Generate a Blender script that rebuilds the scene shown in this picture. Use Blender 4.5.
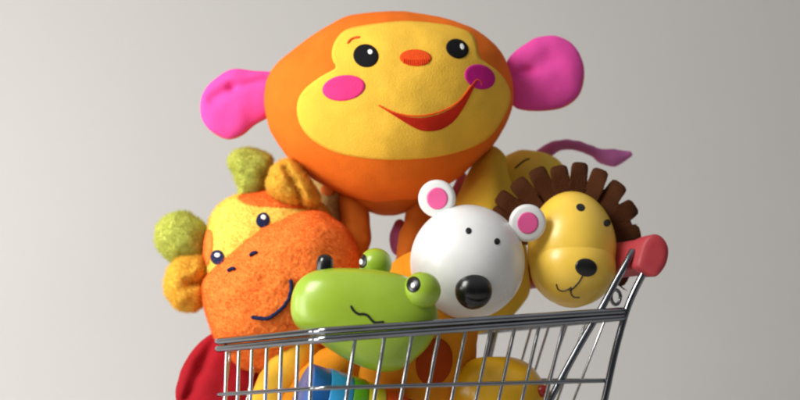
import bpy, bmesh, math, random
import numpy as np
from mathutils import Vector, Matrix, noise
from mathutils.bvhtree import BVHTree

random.seed(4); rng = np.random.default_rng(4)
for o in list(bpy.data.objects): bpy.data.objects.remove(o)
scene = bpy.context.scene
COL = scene.collection
PI = math.pi

# ------------------------------------------------------------------ camera
U = 0.0004            # metres per unit of the tracing grid (0.4 mm)
D = 1800.0            # camera distance from the cart's near corner, in units
PITCH = math.atan(200.0 / D)
cam_d = bpy.data.cameras.new('camera'); cam = bpy.data.objects.new('camera', cam_d); COL.objects.link(cam)
cam.location = (0, -D * U, 0); cam.rotation_euler = (PI / 2 + PITCH, 0, 0)
cam_d.sensor_width = 36; cam_d.lens = 36 * D / 800.0
cam_d.clip_start = 0.01; cam_d.clip_end = 50
cam_d.dof.use_dof = True; cam_d.dof.focus_distance = (D + 110) * U; cam_d.dof.aperture_fstop = 9
scene.camera = cam
scene.render.resolution_x = 1024; scene.render.resolution_y = 512
CAM = Vector(cam.location); ROT = cam.rotation_euler.to_matrix()

# ------------------------------------------------------------------ light
w = bpy.data.worlds.new('World'); scene.world = w; w.use_nodes = True
bg = w.node_tree.nodes['Background']; bg.inputs[1].default_value = 1.0      # dim studio: dark room, pale ceiling
wt = w.node_tree.nodes.new('ShaderNodeTexCoord'); wx = w.node_tree.nodes.new('ShaderNodeSeparateXYZ'); wr = w.node_tree.nodes.new('ShaderNodeValToRGB')
wr.color_ramp.elements[0].position = .12; wr.color_ramp.elements[0].color = (.055, .056, .06, 1)
wr.color_ramp.elements[1].position = .75; wr.color_ramp.elements[1].color = (.42, .424, .435, 1)
w.node_tree.links.new(wt.outputs['Generated'], wx.inputs[0]); w.node_tree.links.new(wx.outputs['Z'], wr.inputs['Fac'])
w.node_tree.links.new(wr.outputs['Color'], bg.inputs[0])
def area(name, loc, target, size, size_y, power, col):
    l = bpy.data.lights.new(name, 'AREA'); l.shape = 'RECTANGLE'; l.size = size * U; l.size_y = size_y * U
    l.energy = power; l.color = col
    o = bpy.data.objects.new(name, l); COL.objects.link(o)
    o.location = Vector(loc) * U
    o.rotation_euler = (Vector(target) * U - o.location).to_track_quat('-Z', 'Y').to_euler()
    return o
area('key_softbox', (-1150, -750, 1150), (-20, 150, 150), 700, 800, 5.0, (1.0, 0.985, 0.955))
area('side_softbox', (-1350, -420, 160), (0, 60, 40), 620, 760, 1.8, (1.0, 0.98, 0.95))
area('wall_glow', (-1500, 350, 250), (-500, 1300, 150), 600, 500, 1.1, (1.0, 0.97, 0.93))
scene.view_settings.view_transform = 'Standard'; scene.view_settings.look = 'None'
scene.view_settings.exposure = 0.0; scene.view_settings.gamma = 1.0

# ------------------------------------------------------------------ helpers
def ray(px, py):
    return (ROT @ Vector(((px - 400) / D, (200 - py) / D, -1))).normalized()
def P(px, py, d):
    r = ray(px, py); t = (d * U - CAM.y) / r.y
    return CAM + r * t
def s(d): return (D + d) / D * U       # world length of one photo pixel at depth d

def lin(h):
    h = h.lstrip('#'); c = [int(h[i:i + 2], 16) / 255 for i in (0, 2, 4)]
    return tuple(x / 12.92 if x <= .04045 else ((x + .055) / 1.055) ** 2.4 for x in c) + (1,)

def base_mat(name, col, rough):
    m = bpy.data.materials.new(name); m.use_nodes = True
    b = m.node_tree.nodes['Principled BSDF']
    b.inputs['Base Color'].default_value = lin(col); b.inputs['Roughness'].default_value = rough
    return m, b, m.node_tree
def mottled(nt, b, col, amount, scale, detail=4):
    c = lin(col)
    tc = nt.nodes.new('ShaderNodeTexCoord'); n = nt.nodes.new('ShaderNodeTexNoise')
    n.inputs['Scale'].default_value = scale; n.inputs['Detail'].default_value = detail
    nt.links.new(tc.outputs['Object'], n.inputs['Vector'])
    r = nt.nodes.new('ShaderNodeValToRGB')
    r.color_ramp.elements[0].position = .3; r.color_ramp.elements[1].position = .7
    r.color_ramp.elements[0].color = tuple(x * (1 - amount) for x in c[:3]) + (1,)
    r.color_ramp.elements[1].color = tuple(min(1, x * (1 + amount)) for x in c[:3]) + (1,)
    nt.links.new(n.outputs['Fac'], r.inputs['Fac']); nt.links.new(r.outputs['Color'], b.inputs['Base Color'])
    return tc, n
def add_bump(nt, b, tc, scale, strength, dist, detail=3):
    n = nt.nodes.new('ShaderNodeTexNoise'); n.inputs['Scale'].default_value = scale; n.inputs['Detail'].default_value = detail
    nt.links.new(tc.outputs['Object'], n.inputs['Vector'])
    bp = nt.nodes.new('ShaderNodeBump'); bp.inputs['Strength'].default_value = strength; bp.inputs['Distance'].default_value = dist
    nt.links.new(n.outputs['Fac'], bp.inputs['Height']); nt.links.new(bp.outputs['Normal'], b.inputs['Normal'])
HEX = {}
def fur(name, col, see=0.):
    HEX[name] = col
    m, b, nt = base_mat(name, col, .95)
    b.inputs['Specular IOR Level'].default_value = .1
    b.inputs['Sheen Weight'].default_value = .3; b.inputs['Sheen Tint'].default_value = lin(col)
    tc, n = mottled(nt, b, col, .07, 260)
    add_bump(nt, b, tc, 420, .25, .0012)
    if not see: return m
    tl = nt.nodes.new('ShaderNodeBsdfTranslucent'); tl.inputs['Color'].default_value = lin(col)
    mx = nt.nodes.new('ShaderNodeMixShader'); mx.inputs[0].default_value = see
    out = nt.nodes['Material Output']
    nt.links.new(b.outputs[0], mx.inputs[1]); nt.links.new(tl.outputs[0], mx.inputs[2]); nt.links.new(mx.outputs[0], out.inputs['Surface'])
    return m
def cloth(name, col, sheen=.25, bump=.35):
    m, b, nt = base_mat(name, col, .92)
    b.inputs['Specular IOR Level'].default_value = .15
    b.inputs['Sheen Weight'].default_value = sheen; b.inputs['Sheen Roughness'].default_value = .5
    b.inputs['Sheen Tint'].default_value = lin(col)
    tc, n = mottled(nt, b, col, .05, 120)
    add_bump(nt, b, tc, 1500, min(1, bump * 1.5), .0005, 3)
    return m
def paint(name, col, rough=.32, coat=.25):
    m, b, nt = base_mat(name, col, rough)
    b.inputs['Coat Weight'].default_value = coat; b.inputs['Coat Roughness'].default_value = .18
    tc, n = mottled(nt, b, col, .035, 90)
    mr = nt.nodes.new('ShaderNodeMapRange'); n2 = nt.nodes.new('ShaderNodeTexNoise'); n2.inputs['Scale'].default_value = 160; n2.inputs['Detail'].default_value = 6
    nt.links.new(tc.outputs['Object'], n2.inputs['Vector']); nt.links.new(n2.outputs['Fac'], mr.inputs['Value'])
    mr.inputs['From Min'].default_value = .3; mr.inputs['From Max'].default_value = .7
    mr.inputs['To Min'].default_value = max(.04, rough - .07); mr.inputs['To Max'].default_value = rough + .1
    nt.links.new(mr.outputs['Result'], b.inputs['Roughness'])
    add_bump(nt, b, tc, 110, .10, .0006)
    return m

def resample_closed(pts, n):
    pts = [Vector(p).to_2d() for p in pts]; m = len(pts); out = []
    for i in range(m):
        p0, p1, p2, p3 = pts[i - 1], pts[i], pts[(i + 1) % m], pts[(i + 2) % m]
        for k in range(12):
            t = k / 12
            out.append(.5 * ((2 * p1) + (p2 - p0) * t + (2 * p0 - 5 * p1 + 4 * p2 - p3) * t * t + (3 * p1 - p0 - 3 * p2 + p3) * t ** 3))
    return even(out + [out[0]], n + 1)[:-1]
def spline(pts, n):
    pts = [Vector(p) for p in pts]; q = [2 * pts[0] - pts[1]] + pts + [2 * pts[-1] - pts[-2]]; out = []
    for i in range(1, len(q) - 2):
        p0, p1, p2, p3 = q[i - 1], q[i], q[i + 1], q[i + 2]
        for k in range(12):
            t = k / 12
            out.append(.5 * ((2 * p1) + (p2 - p0) * t + (2 * p0 - 5 * p1 + 4 * p2 - p3) * t * t + (3 * p1 - p0 - 3 * p2 + p3) * t ** 3))
    out.append(pts[-1]); return even(out, n)
def even(pts, n):
    L = [0]
    for a, b in zip(pts, pts[1:]): L.append(L[-1] + (b - a).length)
    out = []; j = 0
    for i in range(n):
        t = L[-1] * i / (n - 1)
        while j < len(L) - 2 and L[j + 1] < t: j += 1
        f = (t - L[j]) / max(1e-12, L[j + 1] - L[j]); out.append(pts[j].lerp(pts[j + 1], min(1, max(0, f))))
    return out

WORLD = {}   # object -> world origin
def origin(o): return WORLD.get(o.name, Vector((0, 0, 0)))
def mk(name, vf, mat, parent=None, smooth=True, mats_idx=None):
    v, f = vf[0], vf[1]
    V = [Vector(p) for p in v]
    lo = Vector([min(p[i] for p in V) for i in range(3)]); hi = Vector([max(p[i] for p in V) for i in range(3)])
    c = (lo + hi) / 2
    me = bpy.data.meshes.new(name); me.from_pydata([p - c for p in V], [], f); me.update()
    for m in (mat if isinstance(mat, (list, tuple)) else [mat]): me.materials.append(m)
    if smooth: me.polygons.foreach_set('use_smooth', [True] * len(me.polygons))
    if mats_idx: me.polygons.foreach_set('material_index', mats_idx)
    bm = bmesh.new(); bm.from_mesh(me); bmesh.ops.recalc_face_normals(bm, faces=bm.faces[:]); bm.to_mesh(me); bm.free()
    o = bpy.data.objects.new(name, me); COL.objects.link(o)
    WORLD[o.name] = c
    if parent:
        o.parent = parent; o.location = c - origin(parent)
    else: o.location = c
    return o
def bvh(*vfs):
    V = []; F = []
    for vf in vfs:
        k = len(V); V += [Vector(p) for p in vf[0]]; F += [tuple(i + k for i in f) for f in vf[1]]
    return BVHTree.FromPolygons(V, F)
def join(*vfs):
    V = []; F = []
    for vf in vfs:
        k = len(V); V += list(vf[0]); F += [tuple(i + k for i in f) for f in vf[1]]
    return V, F
def thing(name, label, cat, loc):
    o = bpy.data.objects.new(name, None); COL.objects.link(o); o.empty_display_size = .01
    o.location = loc; WORLD[o.name] = Vector(loc); o['label'] = label; o['category'] = cat
    return o

def pillow(outline, d, Tf, Tb=None, centre=None, e=2.0, nseg=96, nring=18, shape=None):
    """closed outline (photo grid) blown up to a stuffed form of real depth"""
    Tb = Tf if Tb is None else Tb
    pts = resample_closed(outline, nseg); sc = s(d)
    c = Vector(centre) if centre else sum(pts, Vector((0, 0))) / nseg
    V = []; F = []
    rs = [math.sin(k / nring * PI / 2) for k in range(1, nring + 1)]
    def pos(q, r, sign):
        p = P(q.x, q.y, d)
        h = max(0., 1 - r ** e) ** (1 / e)
        p.y += (-Tf if sign > 0 else Tb) * h * sc
        if shape: p.y += shape(q, r, sign) * sc
        return p
    V.append(pos(c, 0, 1))
    for r in rs:
        for q in pts: V.append(pos(c + (q - c) * r, r, 1))
    for r in reversed(rs[:-1]):
        for q in pts: V.append(pos(c + (q - c) * r, r, -1))
    V.append(pos(c, 0, -1)); last = len(V) - 1
    nr = 2 * nring - 1
    for j in range(nseg):
        F.append((0, 1 + (j + 1) % nseg, 1 + j))
        b = 1 + (nr - 1) * nseg
        F.append((last, b + j, b + (j + 1) % nseg))
        for k in range(nr - 1):
            a = 1 + k * nseg
            F.append((a + j, a + (j + 1) % nseg, a + nseg + (j + 1) % nseg, a + nseg + j))
    return V, F
def wobble(vf, amp, scale, seed=0.):
    a = amp * U; out = []
    for p in vf[0]:
        q = Vector(p) / U / scale + Vector((seed, seed * 1.7, -seed))
        out.append(Vector(p) + noise.noise_vector(q) * a)
    return out, vf[1]
def ellipsoid(px, py, d, rx, ry, rz=None, tilt=0, nu=48, nv=28):
    """rx, ry in photo pixels, rz in depth; tilt turns it in the picture (degrees, clockwise)"""
    rz = rx if rz is None else rz
    c = P(px, py, d); sc = s(d); t = math.radians(tilt); V = []; F = []
    for i in range(nv + 1):
        th = PI * i / nv
        for j in range(nu):
            ph = 2 * PI * j / nu
            x = rx * math.sin(th) * math.cos(ph); z = ry * math.cos(th); y = rz * math.sin(th) * math.sin(ph)
            V.append(c + Vector((x * math.cos(t) + z * math.sin(t), y, -x * math.sin(t) + z * math.cos(t))) * sc)
    for i in range(nv):
        for j in range(nu):
            F.append((i * nu + j, i * nu + (j + 1) % nu, (i + 1) * nu + (j + 1) % nu, (i + 1) * nu + j))
    return V, F
def tube(pts, r, n=12, caps=True, closed=False):
    """pts world vectors, r world radius or list"""
    V = []; F = []; m = len(pts); R = r if isinstance(r, (list, tuple)) else [r] * m
    up = None
    for i, p in enumerate(pts):
        if closed: t = (pts[(i + 1) % m] - pts[i - 1]).normalized()
        else: t = (pts[min(i + 1, m - 1)] - pts[max(i - 1, 0)]).normalized()
        if up is None: up = t.orthogonal().normalized()
        up = (up - t * up.dot(t)).normalized(); sd = t.cross(up)
        for j in range(n):
            a = 2 * PI * j / n; V.append(p + (up * math.cos(a) + sd * math.sin(a)) * R[i])
    for i in range(m if closed else m - 1):
        k = (i + 1) % m
        for j in range(n): F.append((i * n + j, i * n + (j + 1) % n, k * n + (j + 1) % n, k * n + j))
    if caps and not closed:
        for i, sgn in ((0, -1), (m - 1, 1)):
            t = (pts[i] - pts[i - sgn]).normalized() if m > 1 else Vector((0, 0, 1))
            base = [i * n + j for j in range(n)]; prev = base
            for h in (.5, .87):
                new = []
                for j in base:
                    V.append(pts[i] + (V[j] - pts[i]) * math.sqrt(1 - h * h) + t * h * R[i]); new.append(len(V) - 1)
                for j in range(n): F.append((prev[j], prev[(j + 1) % n], new[(j + 1) % n], new[j]))
                prev = new
            V.append(pts[i] + t * R[i]); k = len(V) - 1
            for j in range(n): F.append((prev[j], prev[(j + 1) % n], k))
    return V, F
def hit(tree, px, py):
    r = ray(px, py); loc, nrm, i, dist = tree.ray_cast(CAM, r)
    if loc is None:
        p = CAM + r * (D * U * 1.12); best = None
        for k in range(30):      # nearest place on the form to that sight line
            q = CAM + r * (U * (D * .95 + k * D * .012)); l2, n2, _, dd = tree.find_nearest(q)
            if best is None or dd < best[0]: best = (dd, l2, n2)
        loc, nrm = best[1], best[2]
    if nrm.dot(r) > 0: nrm = -nrm
    return loc, nrm
def patch(outline, tree, lift=.6, dome=0., n=64, rings=8, is_pts=False, skirt=1.5):
    """sewn-on or painted patch lying on a form"""
    pts = [Vector(p) for p in outline] if is_pts else resample_closed(outline, n)
    n = len(pts); c = sum(pts, Vector((0, 0))) / n; V = []; F = []
    l, nn = hit(tree, *c); V.append(l + nn * (lift + dome) * U)
    for k in range(1, rings + 1):
        r = k / rings
        for q in pts:
            p = c + (q - c) * r; l, nn = hit(tree, *p); V.append(l + nn * (lift + dome * (1 - r * r)) * U)
    for q in pts:
        l, nn = hit(tree, *q); V.append(l - nn * skirt * U)
    for j in range(n):
        F.append((0, 1 + j, 1 + (j + 1) % n))
        for k in range(rings):
            a = 1 + k * n; F.append((a + j, a + n + j, a + n + (j + 1) % n, a + (j + 1) % n))
    return V, F
def ell(cx, cy, rx, ry, tilt=0, n=40):
    t = math.radians(tilt); out = []
    for i in range(n):
        a = 2 * PI * i / n; x = rx * math.cos(a); y = ry * math.sin(a)
        out.append(Vector((cx + x * math.cos(t) - y * math.sin(t), cy + x * math.sin(t) + y * math.cos(t))))
    return out
def strip(up, lo, tree, lift=.6, n=48, rows=8):
    A = spline([Vector((x, y, 0)) for x, y in up], n); B = spline([Vector((x, y, 0)) for x, y in lo], n); V = []; F = []
    for i in range(n):
        for k in range(rows + 1):
            q = A[i].lerp(B[i], k / rows); l, nn = hit(tree, q.x, q.y)
            V.append(l + nn * (lift if 0 < k < rows else -.6) * U)
    for i in range(n - 1):
        for k in range(rows): F.append((i * (rows + 1) + k, (i + 1) * (rows + 1) + k, (i + 1) * (rows + 1) + k + 1, i * (rows + 1) + k + 1))
    return V, F
def line(pts, tree, r, n=40, lift=0., flat=True):
    q = spline([Vector((x, y, 0)) for x, y in pts], n); W = []
    for p in q:
        l, nn = hit(tree, p.x, p.y); W.append(l + nn * lift * U)
    return tube(W, r * U, 8)

def furry(o, n, length, width, rough=.6, seed=1, lay=(0, 0, -.3), only=None):
    """adds short plush pile to the mesh of o"""
    g = np.random.default_rng(seed); me = o.data; me.calc_loop_triangles()
    V = np.empty(len(me.vertices) * 3); me.vertices.foreach_get('co', V); V = V.reshape(-1, 3)
    N = np.empty(len(me.vertices) * 3); me.vertices.foreach_get('normal', N); N = N.reshape(-1, 3)
    T = np.array([t.vertices[:] for t in me.loop_triangles]); M = np.array([t.material_index for t in me.loop_triangles])
    A = np.linalg.norm(np.cross(V[T[:, 1]] - V[T[:, 0]], V[T[:, 2]] - V[T[:, 0]]), axis=1)
    idx = g.choice(len(T), n, p=A / A.sum()); a = g.random(n); b = g.random(n); fl = a + b > 1; a[fl] = 1 - a[fl]; b[fl] = 1 - b[fl]
    t = T[idx]; p = V[t[:, 0]] * (1 - a - b)[:, None] + V[t[:, 1]] * a[:, None] + V[t[:, 2]] * b[:, None]
    nn = N[t[:, 0]]
    rnd = g.normal(size=(n, 3)); tan = rnd - nn * (rnd * nn).sum(1)[:, None]; tan /= np.linalg.norm(tan, axis=1)[:, None] + 1e-9
    L = length * U * (.5 + g.random(n))[:, None]; dirv = nn + tan * rough * g.random(n)[:, None] * 2 + np.array(lay)
    dirv /= np.linalg.norm(dirv, axis=1)[:, None]
    side = np.cross(nn, dirv) + .25 * g.normal(size=(n, 3)); side /= np.linalg.norm(side, axis=1)[:, None] + 1e-9
    w_ = width * U
    p0 = p + side * w_ / 2 - nn * .3 * U; p1 = p - side * w_ / 2 - nn * .3 * U; p2 = p + dirv * L
    nv = len(V); newV = np.concatenate([V, np.stack([p0, p1, p2], 1).reshape(-1, 3)])
    faces = [tuple(f.vertices) for f in me.polygons]; mi = [f.material_index for f in me.polygons]
    pile = {}
    for k, m in enumerate(list(me.materials)):
        if m.name.endswith('_fur'):
            pile[k] = len(me.materials); me.materials.append(bpy.data.materials.get(m.name + '_pile') or fur(m.name + '_pile', HEX[m.name], .55))
    faces += [(nv + 3 * i, nv + 3 * i + 1, nv + 3 * i + 2) for i in range(n)]; mi += [pile.get(k, k) for k in M[idx].tolist()]
    nrm2 = nn + g.normal(size=(n, 3)) * .12; nrm2 /= np.linalg.norm(nrm2, axis=1)[:, None]
    new = bpy.data.meshes.new(me.name); new.from_pydata(newV.tolist(), [], faces)
    for m in me.materials: new.materials.append(m)
    new.polygons.foreach_set('material_index', mi); new.polygons.foreach_set('use_smooth', [True] * len(faces)); new.update()
    new.normals_split_custom_set_from_vertices(np.concatenate([N, np.repeat(nrm2, 3, axis=0)]).tolist())
    o.data = new; bpy.data.meshes.remove(me)

# ------------------------------------------------------------------ materials
ORANGE = cloth('orange_plush_cloth', '#EE7420')
ORANGEM = cloth('shaded_orange_plush_cloth', '#C4661E')  # monkey body: shade under the head is put into the cloth colour
ORANGEB = cloth('shaded_leg_plush_cloth', '#C4661E')  # monkey legs: orange darkened to brown, shading painted into the colour
FACE = cloth('yellow_plush_cloth', '#F6C244')
PINK = cloth('pink_plush_cloth', '#EE52AA', sheen=.3)
CHEEKL = cloth('cheek_pink_cloth', '#F23D84', sheen=.05)
CHEEKR = cloth('cheek_magenta_cloth', '#CC2288', sheen=.05)
NOSEO = cloth('nose_coral_thread', '#F2551F', bump=.6)
STITCH = cloth('nose_stitch_thread', '#DD431A')
LIP = cloth('red_printed_cloth', '#C42A16', sheen=.05)
BLACKT = cloth('black_thread', '#17171A', sheen=.05)
NAVY = cloth('navy_thread', '#20274A', sheen=.05)
WHITET = cloth('white_thread', '#F4F2EE', sheen=.0)
GORANGE = fur('orange_fur', '#FF8B3E'); GYELLOW = fur('yellow_fur', '#FFD966'); GGREEN = fur('green_fur', '#DDE07C')
EARY = fur('amber_fur', '#FFD55E'); CREAM = fur('cream_fur', '#E8CF86'); BODYO = cloth('amber_body_cloth', '#DB8B1E')
EARYC = cloth('warm_yellow_cloth', '#F0B83A')
RUST = cloth('rust_cloth', '#A8400F'); GREEND = fur('olive_brown_cloth', '#8A8440')
MUST = cloth('mustard_plush', '#E4B93A'); MUST2 = cloth('mustard_light_plush', '#EDCB50'); PLUM = cloth('plum_cloth', '#C46FA8')
REDP = cloth('dark_red_cloth', '#981520'); BROWN = cloth('brown_felt', '#4C2914', sheen=.15, bump=.6)
GREENW = paint('green_wood_paint', '#98B632'); WHITEW = paint('white_wood_paint', '#E8E8E6'); YELW = paint('yellow_wood_paint', '#F9CE4C', .36, .15)
BLACKW = paint('black_gloss_paint', '#0B0B0C', .26, .3); PINKW = paint('pink_paint', '#EC5F9C', .4, .1)
DOT = paint('black_dot_paint', '#121110', .35, .1); WDOT = paint('white_dot_paint', '#FFFFFF', .35, .1)
BLUE1 = paint('deep_blue_paint', '#0A62B0'); BLUE2 = paint('sky_blue_paint', '#2AA0DC'); GRN2 = paint('leaf_green_paint', '#5CA61E')
LIME = paint('lime_yellow_paint', '#D8C92A'); ORG2 = paint('orange_red_paint', '#DE4C16'); RED2 = paint('crimson_paint', '#9E1414')
YEL2 = paint('warm_yellow_paint', '#EDB416')
DARKCHROME, b, nt = base_mat('darkened_chrome', '#8E9094', .1); b.inputs['Metallic'].default_value = 1  # chrome of rails and bars, darkened to paint in the dark room's reflection
mottled(nt, b, '#8C8F94', .12, 60)
CHROME, b, nt = base_mat('chrome', '#C9CBCE', .2); b.inputs['Metallic'].default_value = 1
tc, _ = mottled(nt, b, '#D2D4D8', .05, 60)
REDH = paint('red_plastic', '#AC343C', .55, .0)
RUBBER, b, nt = base_mat('grey_rubber', '#3A3A3C', .7)

# ------------------------------------------------------------------ backdrop
ZT = -330
BACK, b, nt = base_mat('backdrop_paper', '#C6C4C1', .95); b.inputs['Specular IOR Level'].default_value = .1
tc, _ = mottled(nt, b, '#C6C4C1', .012, 9)
prof = [(-1500, ZT), (700, ZT)] + [(700 + 500 * math.sin(a), ZT + 500 - 500 * math.cos(a)) for a in [PI / 2 * k / 16 for k in range(1, 17)]] + [(1200, 2600)]
V = []; F = []
for y, z in prof:
    for x in (-3000, 3000): V.append(Vector((x * U, y * U, z * U)))
for i in range(len(prof) - 1): F.append((2 * i, 2 * i + 1, 2 * i + 3, 2 * i + 2))
bd = mk('backdrop', (V, F), BACK); bd['kind'] = 'structure'

# ------------------------------------------------------------------ shopping cart
cart = thing('shopping_cart', 'small chrome wire shopping cart with a red handle, loaded with toys', 'cart', (0, 160 * U, ZT * U))
dA, dB, dC, dD = 0, 200, 150, 350
RIM = [(322, 331, dA), (212, 342, dB), (487, 325, dD), (626, 310.5, dC)]
def loop(dy, dx=0.):
    c = [P(RIM[i][0] + (dx if i == 3 else 0), RIM[i][1] + dy[i], RIM[i][2]) for i in range(4)]
    out = []
    for i in range(4):
        a, p, q = c[i - 1], c[i], c[(i + 1) % 4]; r = (22, 22, 22, 9)[i] * U
        u1 = (a - p).normalized(); u2 = (q - p).normalized()
        for t in [j / 8 for j in range(9)]:
            out.append((p + u1 * r) * (1 - t) ** 2 + p * 2 * t * (1 - t) + (p + u2 * r) * t * t)
    return out, c
top, cT = loop((0, 0, 0, 0)); low, cL = loop((8.2, 7.6, 6, 6.5)); ring, cR = loop((57, 53, 55, 70), -18); base, cB = loop((150, 143, 145, 165), -34)
mk('top_rail', tube(top, 3.9 * U, 14, closed=True), DARKCHROME, cart)
mk('top_rail', tube(low, 3.9 * U, 14, closed=True), DARKCHROME, cart)
mk('cross_rail', tube(ring, 2.3 * U, 12, closed=True), DARKCHROME, cart)
mk('base_rail', tube(base, 2.8 * U, 12, closed=True), CHROME, cart)
def on(c0, c1, px):           # point of the bar c0-c1 seen at photo column px
    lo, hi = 0., 1.
    def col(t):
        q = ROT.transposed() @ (c0.lerp(c1, t) - CAM); return 400 + q.x / -q.z * D
    f = (col(1) - col(0)) > 0
    for _ in range(40):
        m = (lo + hi) / 2
        if (col(m) < px) == f: lo = m
        else: hi = m
    return lo
out_front = Vector((-.87, -.48, 0)); out_side = Vector((.48, -.87, 0))
def wire(a, b, out, r=2.0):
    o = out * 3.2 * U * -1
    q = [a + o, a.lerp(b, .5) + o, b + o]
    mk('wire', tube(spline(q, 6), r * U, 10), CHROME, cart)
for x in (224.4, 236.6, 249.5, 264.3, 278.8, 295.3, 309.4):
    t = on(cL[0], cL[1], x); a = cL[0].lerp(cL[1], t); b_ = cB[0].lerp(cB[1], t); b_.x -= 5 * U; wire(a, b_, out_front)
for x in (357, 386.5, 414, 441, 467.5, 493, 517, 541.5, 566):
    t = on(cL[0], cL[3], x); a = cL[0].lerp(cL[3], t); t2 = t - .064 + .03 * t; b_ = cB[0].lerp(cB[3], t2); wire(a, b_, out_side)
for k in range(10):             # far long side
    t = .06 + k * .095; a = cL[1].lerp(cL[2], t); b_ = cB[1].lerp(cB[2], max(0, t - .1)); wire(a, b_, -out_side, 1.5)
for k in range(7):              # gate at the handle end
    t = .12 + k * .13; a = cL[3].lerp(cL[2], t); b_ = cB[3].lerp(cB[2], t) - Vector((34 * U, 0, 0)); wire(a, b_, -out_front, 1.5)
for k in range(9):              # floor of the basket
    t = .08 + k * .105; mk('floor_wire', tube([cB[0].lerp(cB[3], t), cB[1].lerp(cB[2], t)], 1.5 * U, 8), CHROME, cart)
# handle bars and handle
shift = cT[2] - cT[3]
for off in (Vector((0, 0, 0)), shift * .93):
    barA = [P(632, 252, 152), P(627, 262, 150), P(615, 283, 147), P(600.5, 310, 142), P(577, 350, 136), P(551, 398, 130), P(520, 455, 125)]
    barB = [P(648, 262, 152), P(643, 274, 152), P(634, 292, 152), P(626, 312, 152), P(615, 352, 150), P(604.5, 400, 148), P(588, 470, 146)]
    for bar in (barA, barB):
        mk('handle_bar', tube(spline([p + off for p in bar], 40), 3.9 * U, 14), DARKCHROME, cart)
    # hinge loop
    c = P(616, 297, 156) + off
    lp = [c + Vector((5 * math.cos(a), 0.5 * a, 8 * math.sin(a))) * U for a in [2 * PI * k / 24 for k in range(44)]]
    mk('hinge_loop', tube(lp, 1.9 * U, 8), DARKCHROME, cart)
face = [(639, 266), (641, 256), (645, 243), (651, 235.5), (658, 234), (664, 237.5), (668.5, 245), (669.5, 253), (667.5, 263), (663, 271), (657, 276.5), (650, 273.5), (644, 270)]
pts = resample_closed(face, 48); cc = sum(pts, Vector((0, 0))) / 48; V = []; F = []; n = 48
hd = (cT[2] - cT[3]).normalized()
prof = [(0, .0), (0, .5), (0, .9), (1.2, .97), (3, 1.0), (18, .97), (30, .86), (200, .84), (215, .84)]
for l_, k in prof:
    for q in pts:
        qq = cc + (q - cc) * k
        V.append(P(qq.x, qq.y, 140) + hd * l_ * U)
for i in range(len(prof) - 1):
    for j in range(n): F.append((i * n + j, i * n + (j + 1) % n, (i + 1) * n + (j + 1) % n, (i + 1) * n + j))
F.append(tuple(range((len(prof) - 1) * n, len(prof) * n)))
mk('handle', (V, F), REDH, cart)
# undercarriage below the frame of view
for k in (0, 3):
    for m_ in (0, 1):
        a = cB[k].lerp(cB[(1, None, None, 2)[k]], .12 + .76 * m_); ft = Vector((a.x * .92, a.y, (ZT + 26) * U))
        mk('leg', tube([a, ft], 3 * U, 10), CHROME, cart)
        wc = Vector((ft.x, ft.y, (ZT + 22) * U)); V = []; F = []
        ringp = [wc + Vector((math.cos(2 * PI * i / 28), 0, math.sin(2 * PI * i / 28))) * 15 * U for i in range(28)]
        mk('wheel', tube(ringp, 7 * U, 10, closed=True), RUBBER, cart)

# ------------------------------------------------------------------ plush monkey
mk_d = 262
monkey = thing('plush_monkey', 'large orange plush monkey with pink ears and smiling yellow face, on top of the pile', 'plush toy', P(390, 300, mk_d))
HEAD = [(264.5, 96), (269, 77), (286, 58), (320, 34), (346, 20.5), (375, 15.5), (405, 15), (440, 21), (457, 25), (479, 35), (500, 53), (510, 76), (513, 100), (508, 120), (497, 140), (480, 158), (456, 179), (425, 196), (388, 203), (352, 197), (318, 181), (290, 160), (272, 134), (265, 112)]
head = wobble(pillow(HEAD, mk_d, 100, 90, centre=(400, 92), e=2.15, nseg=200, nring=44), 1.6, 34, 3)
head = wobble(head, .35, 10, 1)
mh = mk('head', head, ORANGE, monkey); tr = bvh(head)
FACEO = [(400, 21.5), (370, 24.5), (347, 29.5), (336, 40), (332, 52), (333, 61), (336, 68), (322, 76), (307, 87), (299.5, 97), (297, 110), (301, 126), (313, 140), (335, 152), (365, 158), (400, 159.5), (440, 156), (473, 146.5), (492, 134), (506, 112), (510.5, 96), (506, 82), (497, 71), (482, 60), (478, 54), (476, 43), (471, 33.5), (455, 27), (439, 24), (420, 22)]
mk('face', patch(FACEO, tr, lift=.5, n=150, rings=30, skirt=1), FACE, monkey)
def fpatch(name, pts, mat, par, tree, lift, dome=0, skirt=.3, rings=6, **kw): return mk(name, patch(pts, tree, lift, dome, is_pts=True, skirt=skirt, rings=rings), mat, par)
e1 = fpatch('eye', ell(366, 56, 12.6, 11.4, 10), BLACKT, monkey, tr, 1.1, .6, skirt=0)
e2 = fpatch('eye', ell(457, 49, 11.5, 9.3, 22), BLACKT, monkey, tr, 1.1, .6, skirt=0)
fpatch('eye_highlight', ell(370.5, 52.5, 2.3, 2.3), WHITET, e1, tr, 1.95, .2)
fpatch('eye_highlight', ell(461.5, 47.5, 1.8, 3, -20), WHITET, e2, tr, 1.95, .2)
fpatch('cheek', ell(344, 88, 21.5, 12.6, -8), CHEEKL, monkey, tr, 1.0, skirt=-.1)
fpatch('cheek', ell(479.5, 77, 15.5, 12, 20), CHEEKR, monkey, tr, 1.0, skirt=-.1)
V, F = patch(ell(415.5, 58, 16, 8.2, 2, 64), tr, 1.0, .9, is_pts=True, rings=10, skirt=.0)
mk('nose', (V, F), NOSEO, monkey)
st = []
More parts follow.
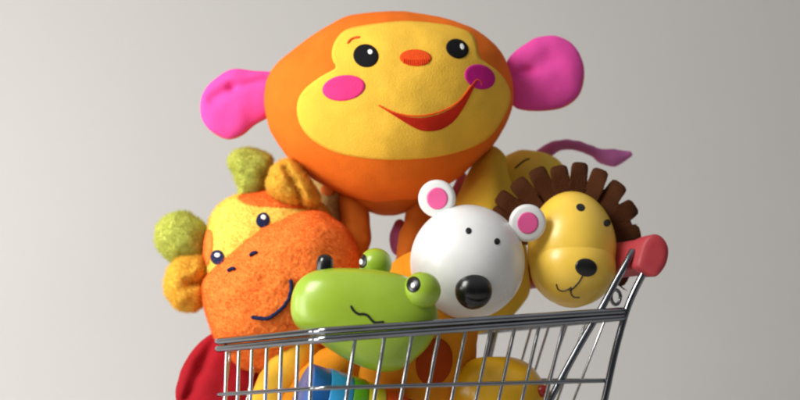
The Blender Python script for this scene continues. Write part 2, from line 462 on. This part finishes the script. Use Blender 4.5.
for i in range(13):                                     # satin stitches along the lower half of the nose
    x = 403.5 + i * 2.0; h = 8.2 * math.sqrt(max(0, 1 - ((x - 415.5) / 16) ** 2))
    l, nn = hit(tr, x, 58 + h * .35); l2, n2 = hit(tr, x + .3, 58 + h * .93)
    st.append(tube([l + nn * 1.7 * U, l.lerp(l2, .5) + nn * 1.6 * U, l2 + n2 * 1.1 * U], .75 * U, 6))
mk('nose_stitching', join(*st), STITCH, monkey)
mk('mouth', strip([(380, 106), (393, 112.5), (407, 116), (425, 116), (443, 111), (459, 101.5), (470, 88), (477, 80)],
                  [(380, 106.6), (390, 113), (402, 121), (414, 128.5), (425, 132.5), (441, 131), (454, 122.5), (464, 108), (472, 92), (477, 81)], tr, 1.15), LIP, monkey)
mk('mouth_outline', line([(379, 105.5), (393, 112), (407, 115.5), (425, 115.5), (443, 110.5), (459, 101), (470, 87), (476, 80), (480, 81), (481, 85)], tr, .85, 60, .7), NOSEO, monkey)
mk('eyebrow', line([(348.5, 43), (351, 40), (355, 38.2), (359, 37.6)], tr, 1.7, 16, .4), NOSEO, monkey)
def groove(a, b, depth, wd):
    a = Vector(a); b = Vector(b)
    def f(q):
        t = max(0, min(1, (q - a).dot(b - a) / (b - a).length_squared)); return depth * math.exp(-((q - a.lerp(b, t)).length / wd) ** 2)
    return f
EARL = [(278, 74), (252, 70.5), (233, 69), (219, 76), (206, 89), (200, 105), (202.5, 120), (212, 132), (227, 138.5), (241, 134.5), (254, 124), (268, 116), (282, 105), (284, 88)]
g1 = groove((213, 100), (232, 89), 5, 6); g2 = groove((232, 89), (276, 79), 4.5, 5)
el = wobble(pillow(EARL, 268, 11, 8, e=2.2, nseg=90, nring=22, shape=lambda q, r, sg: (g1(q) + g2(q)) * (1 - r ** 6) if sg > 0 else 0), .9, 16, 5)
o = mk('ear', el, PINK, monkey)
bk = [((x - 240) * 1.0 + 241.2, (y - 103) * 1.0 + 104) for x, y in EARL]
mk('ear_back', pillow(bk, 283, 7, 8, nseg=70, nring=8), ORANGE, o)
EARR = [(507, 62), (521, 46.5), (538, 37.5), (555, 36), (571, 43), (581, 58), (583.5, 75), (578.5, 94), (564, 106), (543, 110), (521, 109), (511, 103), (503, 84)]
g3 = groove((512, 76), (530, 72), 5, 5); g4 = groove((527, 70), (548, 60), 4, 11)
er = wobble(pillow(EARR, 266, 11, 8, e=2.2, nseg=90, nring=22, shape=lambda q, r, sg: (g3(q) + g4(q)) * (1 - r ** 6) if sg > 0 else 0), .9, 16, 8)
o = mk('ear', er, PINK, monkey)
bk = [((x - 545) * 1.0 + 545.8, (y - 73) * 1.0 + 74) for x, y in EARR]
mk('ear_back', pillow(bk, 281, 7, 8, nseg=70, nring=8), ORANGE, o)
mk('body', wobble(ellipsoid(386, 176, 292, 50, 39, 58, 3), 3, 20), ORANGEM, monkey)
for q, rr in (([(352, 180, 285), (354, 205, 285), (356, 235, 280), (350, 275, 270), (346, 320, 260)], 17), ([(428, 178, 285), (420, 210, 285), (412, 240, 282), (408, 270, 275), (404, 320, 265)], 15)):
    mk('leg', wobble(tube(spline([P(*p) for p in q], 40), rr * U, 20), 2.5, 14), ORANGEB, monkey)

# ------------------------------------------------------------------ plush giraffe
gd = 250
gir = thing('plush_giraffe', 'fuzzy orange and yellow plush giraffe with green horns at the cart left end', 'plush toy', P(275, 400, gd))
CROWN = [(205, 290), (203, 262), (205, 240), (211, 219), (222, 204), (239, 196), (262, 192), (290, 192), (314, 200), (330, 213), (335, 240), (320, 280), (280, 310), (235, 315)]
crown = wobble(wobble(pillow(CROWN, gd + 40, 62, 55, centre=(265, 250), e=2.2, nseg=200, nring=56), 2, 22), .7, 3.2)
gh = mk('head', crown, [GYELLOW], gir)
MUZ = [(203.5, 288), (212, 272), (231, 256), (258, 232), (283, 221), (312, 212), (334, 219), (349, 234), (357, 254), (358, 285), (350, 318), (333, 345), (308, 365), (275, 374), (242, 368), (220, 345), (208, 318)]
muz = wobble(wobble(pillow(MUZ, gd, 74, 60, centre=(285, 296), e=2.3, nseg=240, nring=64), 2.2, 20, 2), .9, 3.6)
gm = mk('muzzle', muz, [GORANGE], gir)
trg = bvh(crown, muz)
tc_ = bvh(crown)
p1 = patch([(238, 199), (248, 194), (268, 191), (290, 190), (312, 197), (318, 206), (300, 208), (270, 207), (250, 205)], tc_, 1.2, 2, n=60, rings=8)
p2 = patch([(203, 240), (207, 231), (212, 232), (213, 245), (211, 258), (207, 266), (203, 262)], tc_, 1.2, 2, n=40, rings=6)
s1 = mk('brow_spot', p1, [GORANGE], gir); s2 = mk('brow_spot', p2, [GORANGE], gir)
h1 = wobble(pillow([(241, 200), (240, 188), (235, 175), (230, 163), (234, 153), (245, 149), (258, 151), (269, 157), (271, 166), (266, 178), (264, 192), (260, 202)], 275, 17, 15, nseg=60, nring=12), 2, 12)
h2 = wobble(pillow([(206, 258), (196, 262), (183, 263), (170, 259), (160, 248), (156, 236), (160, 224), (170, 216), (184, 213), (197, 219), (205, 229), (208, 242)], 280, 22, 18, nseg=60, nring=12), 2, 12, 4)
k1 = mk('horn', h1, [GGREEN], gir); k2 = mk('horn', h2, [GGREEN], gir)
hb = mk('horn_back', wobble(ellipsoid(254, 159, 287, 17, 9, 10, 18), 1.5, 10), [GREEND], k1)
ea = wobble(pillow([(268, 186), (272, 172), (279, 163), (288, 160), (297, 165), (306, 176), (315, 190), (319, 201), (312, 207), (300, 204), (288, 203), (276, 198)], 240, 20, 15, nseg=64, nring=14,
            shape=lambda q, r, sg: groove((286, 170), (304, 204), 9, 3.5)(q) if sg > 0 else 0), 2, 10, 7)
eb = wobble(pillow([(206, 262), (195, 258), (181, 259), (170, 268), (166, 283), (170, 299), (180, 309), (193, 310), (203, 302), (207, 285)], 262, 22, 18, nseg=64, nring=14,
            shape=lambda q, r, sg: groove((190, 285), (206, 282), 9, 5)(q) if sg > 0 else 0), 2.4, 10, 9)
k3 = mk('ear', ea, [EARY], gir); k4 = mk('ear', eb, [EARY], gir)
nk = wobble(tube(spline([P(328, 182, 320), P(326, 205, 312), P(330, 240, 300), P(345, 290, 290)], 30), [22 * U] * 30, 18), 2, 14)
neck = mk('neck', nk, [CREAM], gir)
trn = bvh(nk)
fpatch('spot', ell(328, 190, 7, 6), GORANGE, gir, trn, .8)
mk('leg', wobble(tube(spline([P(305, 330, 215), P(290, 365, 205), P(272, 400, 195), P(262, 440, 190)], 20), 24 * U, 20), 2, 14), EARYC, gir)
mk('leg', wobble(tube(spline([P(390, 330, 205), P(360, 352, 195), P(325, 375, 185), P(300, 410, 180)], 20), 24 * U, 20), 2, 14), BODYO, gir)
bd1 = wobble(ellipsoid(415, 345, 205, 62, 95, 55, 8, 56, 40), 3, 24); body = mk('body', bd1, [BODYO], gir); trb = bvh(bd1)
fpatch('spot', ell(434, 362, 18, 24, 12), RUST, gir, trb, 1.0)
ge = []
for (x, y, t) in ((263, 220.5, 25), (218, 257.5, -5)):
    e_ = fpatch('eye', ell(x, y, 6.6, 7.4, t), NAVY, gir, trg, 1.6, .9, skirt=1)
    fpatch('eye_highlight', ell(x + .6, y - 2.2, 2.6, 2.2, t), WHITET, e_, trg, 2.7, .3)
for (x, y) in ((254, 254), (232, 270)):
    mk('nostril', line([(x - 2.2, y + 1.6), (x, y), (x + 2.6, y - 1)], trg, 2.0, 10, 2.2), NAVY, gir)
mk('mouth', line([(253.5, 316.5), (261, 318.5), (270, 317.5), (279, 311), (287, 302), (291, 292), (291, 282)], trg, 2.1, 50, 2.2), NAVY, gir)
furry(gh, 40000, 2.8, .7, 1.3, 1); furry(gm, 60000, 2.6, .7, 1.3, 2)
furry(s1, 5000, 2.8, .7, 1.3, 3); furry(s2, 1800, 2.8, .7, 1.3, 3)
for k_, nn_ in ((k1, 7000), (k2, 8000), (k3, 7000), (k4, 7000)): furry(k_, nn_ * 2, 4.6, .7, 1.0, 5, lay=(0, 0, -.15))
furry(hb, 2500, 3., .6, .8, 6); furry(neck, 6000, 3, 1, .8, 7)

# ------------------------------------------------------------------ wooden crocodile
cd = 88
croc = thing('wooden_crocodile', 'green wooden crocodile with knob eyes and striped body at the near cart corner', 'wooden toy', P(365, 400, cd))
CH = [(291, 311), (292.5, 294), (300, 280), (314, 271.5), (335, 268.5), (375, 270), (407, 277), (425, 290), (436, 306), (437.5, 325), (429, 345), (413, 361), (396, 371), (375, 371), (350, 361.5), (327, 348), (306, 334), (295, 324)]
ch = pillow(CH, cd, 40, 40, centre=(358, 316), e=3.0, nseg=110, nring=26)
mk('head', ch, GREENW, croc); trc = bvh(ch)
mk('nostril', tube([P(324, 274, cd - 8), P(324.6, 267, cd - 8), P(325, 262, cd - 8)], 8.6 * U * 1.04, 32), BLACKW, croc)
ce = ellipsoid(422, 290.5, cd - 26, 18.8, 18.8); o = mk('eye', ce, GREENW, croc); t1 = bvh(ce)
pu = fpatch('pupil', ell(413.5, 284.5, 6.8, 8, 8), BLACKW, o, t1, .35); fpatch('pupil_highlight', ell(413.2, 285.5, 1.9, 2.4), WDOT, pu, t1, .8, .1)
ce = ellipsoid(375.5, 264, cd + 30, 16.5, 16); o = mk('eye', ce, GREENW, croc); t1 = bvh(ce)
pu = fpatch('pupil', ell(362.5, 261, 4.6, 7, 4), BLACKW, o, t1, .35); fpatch('pupil_highlight', ell(361.5, 262, 1.5, 2.6), WDOT, pu, t1, .8, .1)
mk('mouth', line([(351, 306.5), (354, 311), (358.5, 314), (363, 314), (367.5, 315.5), (371, 319.5), (375, 322.5), (383, 322)], trc, 1.35, 50), DOT, croc)
ax0 = P(300, 402, 95); axd = Vector((.92, .26, -.29)).normalized(); q1 = axd.orthogonal().normalized(); q2 = axd.cross(q1); pos = 0
for wd_, rr, m_ in ((19, 42, BLUE1), (25, 43, BLUE2), (16, 43, GRN2), (20, 42, LIME), (26, 41, ORG2), (16, 38, RED2)):
    pr = [(0, 0), (0, rr - 1.2), (.3, rr - .4), (1, rr), (wd_ - 1, rr), (wd_ - .3, rr - .4), (wd_, rr - 1.2), (wd_, 0)]; V = []; F = []; n = 56
    for a_, r_ in pr:
        for j in range(n):
            th = 2 * PI * j / n; V.append(ax0 + axd * (pos + a_) * U + (q1 * math.cos(th) + q2 * math.sin(th)) * r_ * U)
    for i in range(len(pr) - 1):
        for j in range(n): F.append((i * n + j, i * n + (j + 1) % n, (i + 1) * n + (j + 1) % n, (i + 1) * n + j))
    mk('body_segment', (V, F), m_, croc); pos += wd_ + .3

# ------------------------------------------------------------------ wooden polar bear
bdp = 162
bear = thing('wooden_polar_bear', 'white wooden polar bear head with pink-centred ears and big black nose', 'wooden toy', P(470, 319, bdp))
bh = ellipsoid(467.5, 262, bdp, 57.5, 57.5, 57.5, 0, 72, 48); mk('head', bh, WHITEW, bear); trw = bvh(bh)
def disc(px, py, d, r, th, tilt_y, mat, par, name):
    c = P(px, py, d); sc = s(d); V = []; F = []; n = 56
    pr = [(-th, 0), (-th, r * .8), (-th * .8, r * .92), (-th * .35, r * .985), (0, r), (th * .35, r * .985), (th * .8, r * .92), (th, r * .8), (th, 0)]
    R = Matrix.Rotation(tilt_y, 3, 'Z') @ Matrix.Rotation(.12, 3, 'X')
    for y, rr in pr:
        for j in range(n):
            a = 2 * PI * j / n; V.append(c + R @ (Vector((rr * math.cos(a), y, rr * math.sin(a))) * sc))
    for i in range(len(pr) - 1):
        for j in range(n): F.append((i * n + j, i * n + (j + 1) % n, (i + 1) * n + (j + 1) % n, (i + 1) * n + j))
    o = mk(name, (V, F), mat, par); return o, (V, F)
for (x, y, d_, ty) in ((437, 198.5, 150, -.12), (527.5, 223, 147, .1)):
    o, vf = disc(x, y, d_, 19, 5, ty, WHITEW, bear, 'ear')
    fpatch('inner_ear', ell(x + .3, y, 10.6, 11), PINKW, o, bvh(vf), .4)
for (x, y) in ((468.5, 231, ), (497, 241.5)): fpatch('eye', ell(x, y, 3.0, 3.2), DOT, bear, trw, .5, .5)
mk('nose', ellipsoid(473.5, 291, bdp - 52, 18.6, 18.6, 14), BLACKW, bear)

# ------------------------------------------------------------------ wooden lion
ld = 192
lion = thing('wooden_lion', 'yellow wooden lion head with a fringed brown felt mane, beside the red handle', 'wooden toy', P(572, 310, ld))
lh = ellipsoid(572, 249.5, ld, 44.5, 58.5, 46, 0, 64, 40); lm = ellipsoid(573, 267, ld - 9, 43, 40, 42, 0, 64, 40)
mk('head', lh, YELW, lion); mk('muzzle', lm, YELW, lion); trl = bvh(lh, lm)
for (x, y, a) in ((580.5, 207.5, 20), (607, 223, 40)): fpatch('eye', ell(x, y, 4.4 if x < 600 else 3.4, 3.7, a), DOT, lion, trl, .4, .4)
fpatch('nose', ell(586, 267.5, 11, 8.9, 12), DOT, lion, trl, .6, 1.0)
mk('mouth', line([(583, 275), (579, 282), (573.5, 288), (570, 290.5)], trl, .95, 20), DOT, lion)
mk('mouth', line([(556.5, 284.5), (558, 289), (562.5, 291), (568, 289.5), (571, 287.5)], trl, .85, 24), DOT, lion)
mk('mouth', line([(571.5, 289), (571, 293.5), (574, 297), (579, 297.5)], trl, .85, 24), DOT, lion)
tabs = [(168, 84), (156, 88), (144.5, 91), (130, 88), (114.5, 87.5), (99.5, 83.5), (84.5, 86), (69.5, 84), (53, 81), (34, 76), (13, 70), (-9, 66), (-30, 64)]
outl = []
for a, r in tabs:
    a = math.radians(a); u = Vector((math.cos(a), math.sin(a))); t = Vector((-math.sin(a), math.cos(a))); hw = 9.0 + random.uniform(-.6, .6)
    tw = random.uniform(-1, 1)
    for rr, k in ((64, 1.06), (70, 1.0), (r - 6, 1.0), (r - 2, .92), (r, .6), (r + .4, 0), (r, -.6), (r - 2, -.92), (r - 6, -1.0), (70, -1.0), (64, -1.06)):
        q = u * rr + t * hw * k; outl.append((q, rr, tw * k * 3))
V = []; F = []; n = len(outl); rows = 5
def mpos(q, rr, bend, y):
    x = 572 + q.x; yy = 248 - q.y
    return P(x, yy, ld + 20 + y - q.x * .18 + bend - max(0, rr - 62) * .25)
for side in (0, 1):
    for k in range(rows):
        f = .45 + .55 * k / (rows - 1)
        for q, rr, bend in outl:
            V.append(mpos(q * f, rr * f, bend * f, 3 if side else -3))
for j in range(n - 1):
    for sd in (0, 1):
        for k in range(rows - 1):
            a = (sd * rows + k) * n; F.append((a + j, a + j + 1, a + n + j + 1, a + n + j))
    for k in (0, rows - 1):
        a = k * n; b2 = (rows + k) * n; F.append((a + j, a + j + 1, b2 + j + 1, b2 + j))
mane = mk('mane', (V, F), [BROWN], lion, smooth=False)
furry(mane, 5000, .9, .5, .9, 9)

# ------------------------------------------------------------------ mustard toy behind
must = thing('plush_toy', 'mustard yellow plush toy with plum limbs, half hidden behind the lion mane', 'plush toy', P(500, 330, 330))
mk('body', wobble(pillow([(492, 145), (503, 152), (508, 170), (516, 200), (526, 250), (528, 295), (500, 326), (455, 335), (440, 300), (446, 240), (455, 200), (470, 172), (480, 155)], 300, 52, 50, centre=(487, 250)), 3, 24), MUST, must)
hh = wobble(ellipsoid(530, 186, 335, 42, 36, 38, 8), 2, 20); mk('head', hh, MUST2, must); trm = bvh(hh)
mk('eye', line([(515.5, 168), (520, 164), (525, 160.5), (529, 159)], trm, 1.0, 14, .3), BLACKT, must)
tl = spline([P(536, 162, 345), P(545, 153, 345), P(556, 146.5, 343), P(568, 144.5, 341), P(582, 147, 338), P(594, 152, 335), P(605, 157, 332), P(616, 157.5, 330), P(629, 154.5, 328)], 50)
rad = [ (8.5 - 3.0 * min(1, i / 18) if i < 32 else (5.5 + 4.2 * math.sin(min(1, (i - 32) / 10) * PI / 2) if i < 42 else 9.7 - 6.0 * (i - 42) / 7)) * 1.12 * U for i in range(50)]
mk('tail', wobble(tube(tl, rad, 18), 1.0, 10), PLUM, must)
mk('arm', wobble(tube(spline([P(463, 176, 330), P(458, 186, 325), P(450, 205, 320), P(440, 222, 315)], 24), 5 * U, 14), 1.2, 10), PLUM, must)
mk('foot', wobble(ellipsoid(399, 237, 315, 9, 18, 9, 8), 1.2, 10), PLUM, must)

# ------------------------------------------------------------------ dark red toy and yellow toy in the basket
red = thing('soft_toy', 'dark red soft cloth toy bulging out past the left end of the cart', 'plush toy', P(215, 430, 250))
RO = [(216, 333), (203, 340), (189, 356), (179, 376), (176, 398), (180, 430), (210, 450), (250, 440), (272, 400), (266, 368), (250, 350), (235, 338)]
gr = groove((214, 340), (188, 400), 14, 6)
mk('body', wobble(pillow(RO, 262, 26, 40, e=2.2, nseg=80, nring=18, shape=lambda q, r, sg: gr(q) * (1 - r ** 4) if sg > 0 else 0), 2.5, 18), REDP, red)
yt = thing('round_toy', 'yellow rounded toy lying low in the basket below the polar bear', 'toy', P(497, 450, 170))
mk('body', wobble(pillow([(452, 400), (455, 376), (468, 362), (490, 356), (515, 358), (534, 368), (545, 388), (546, 415), (530, 440), (497, 448), (465, 438)], 175, 46, 40), 1.5, 24), YEL2, yt)
mk('button', ellipsoid(543, 391, 150, 7, 6, 5), RED2, yt)

scene.render.engine = 'CYCLES'
scene.cycles.max_bounces = 8
scene.cycles.filter_width = 2.2
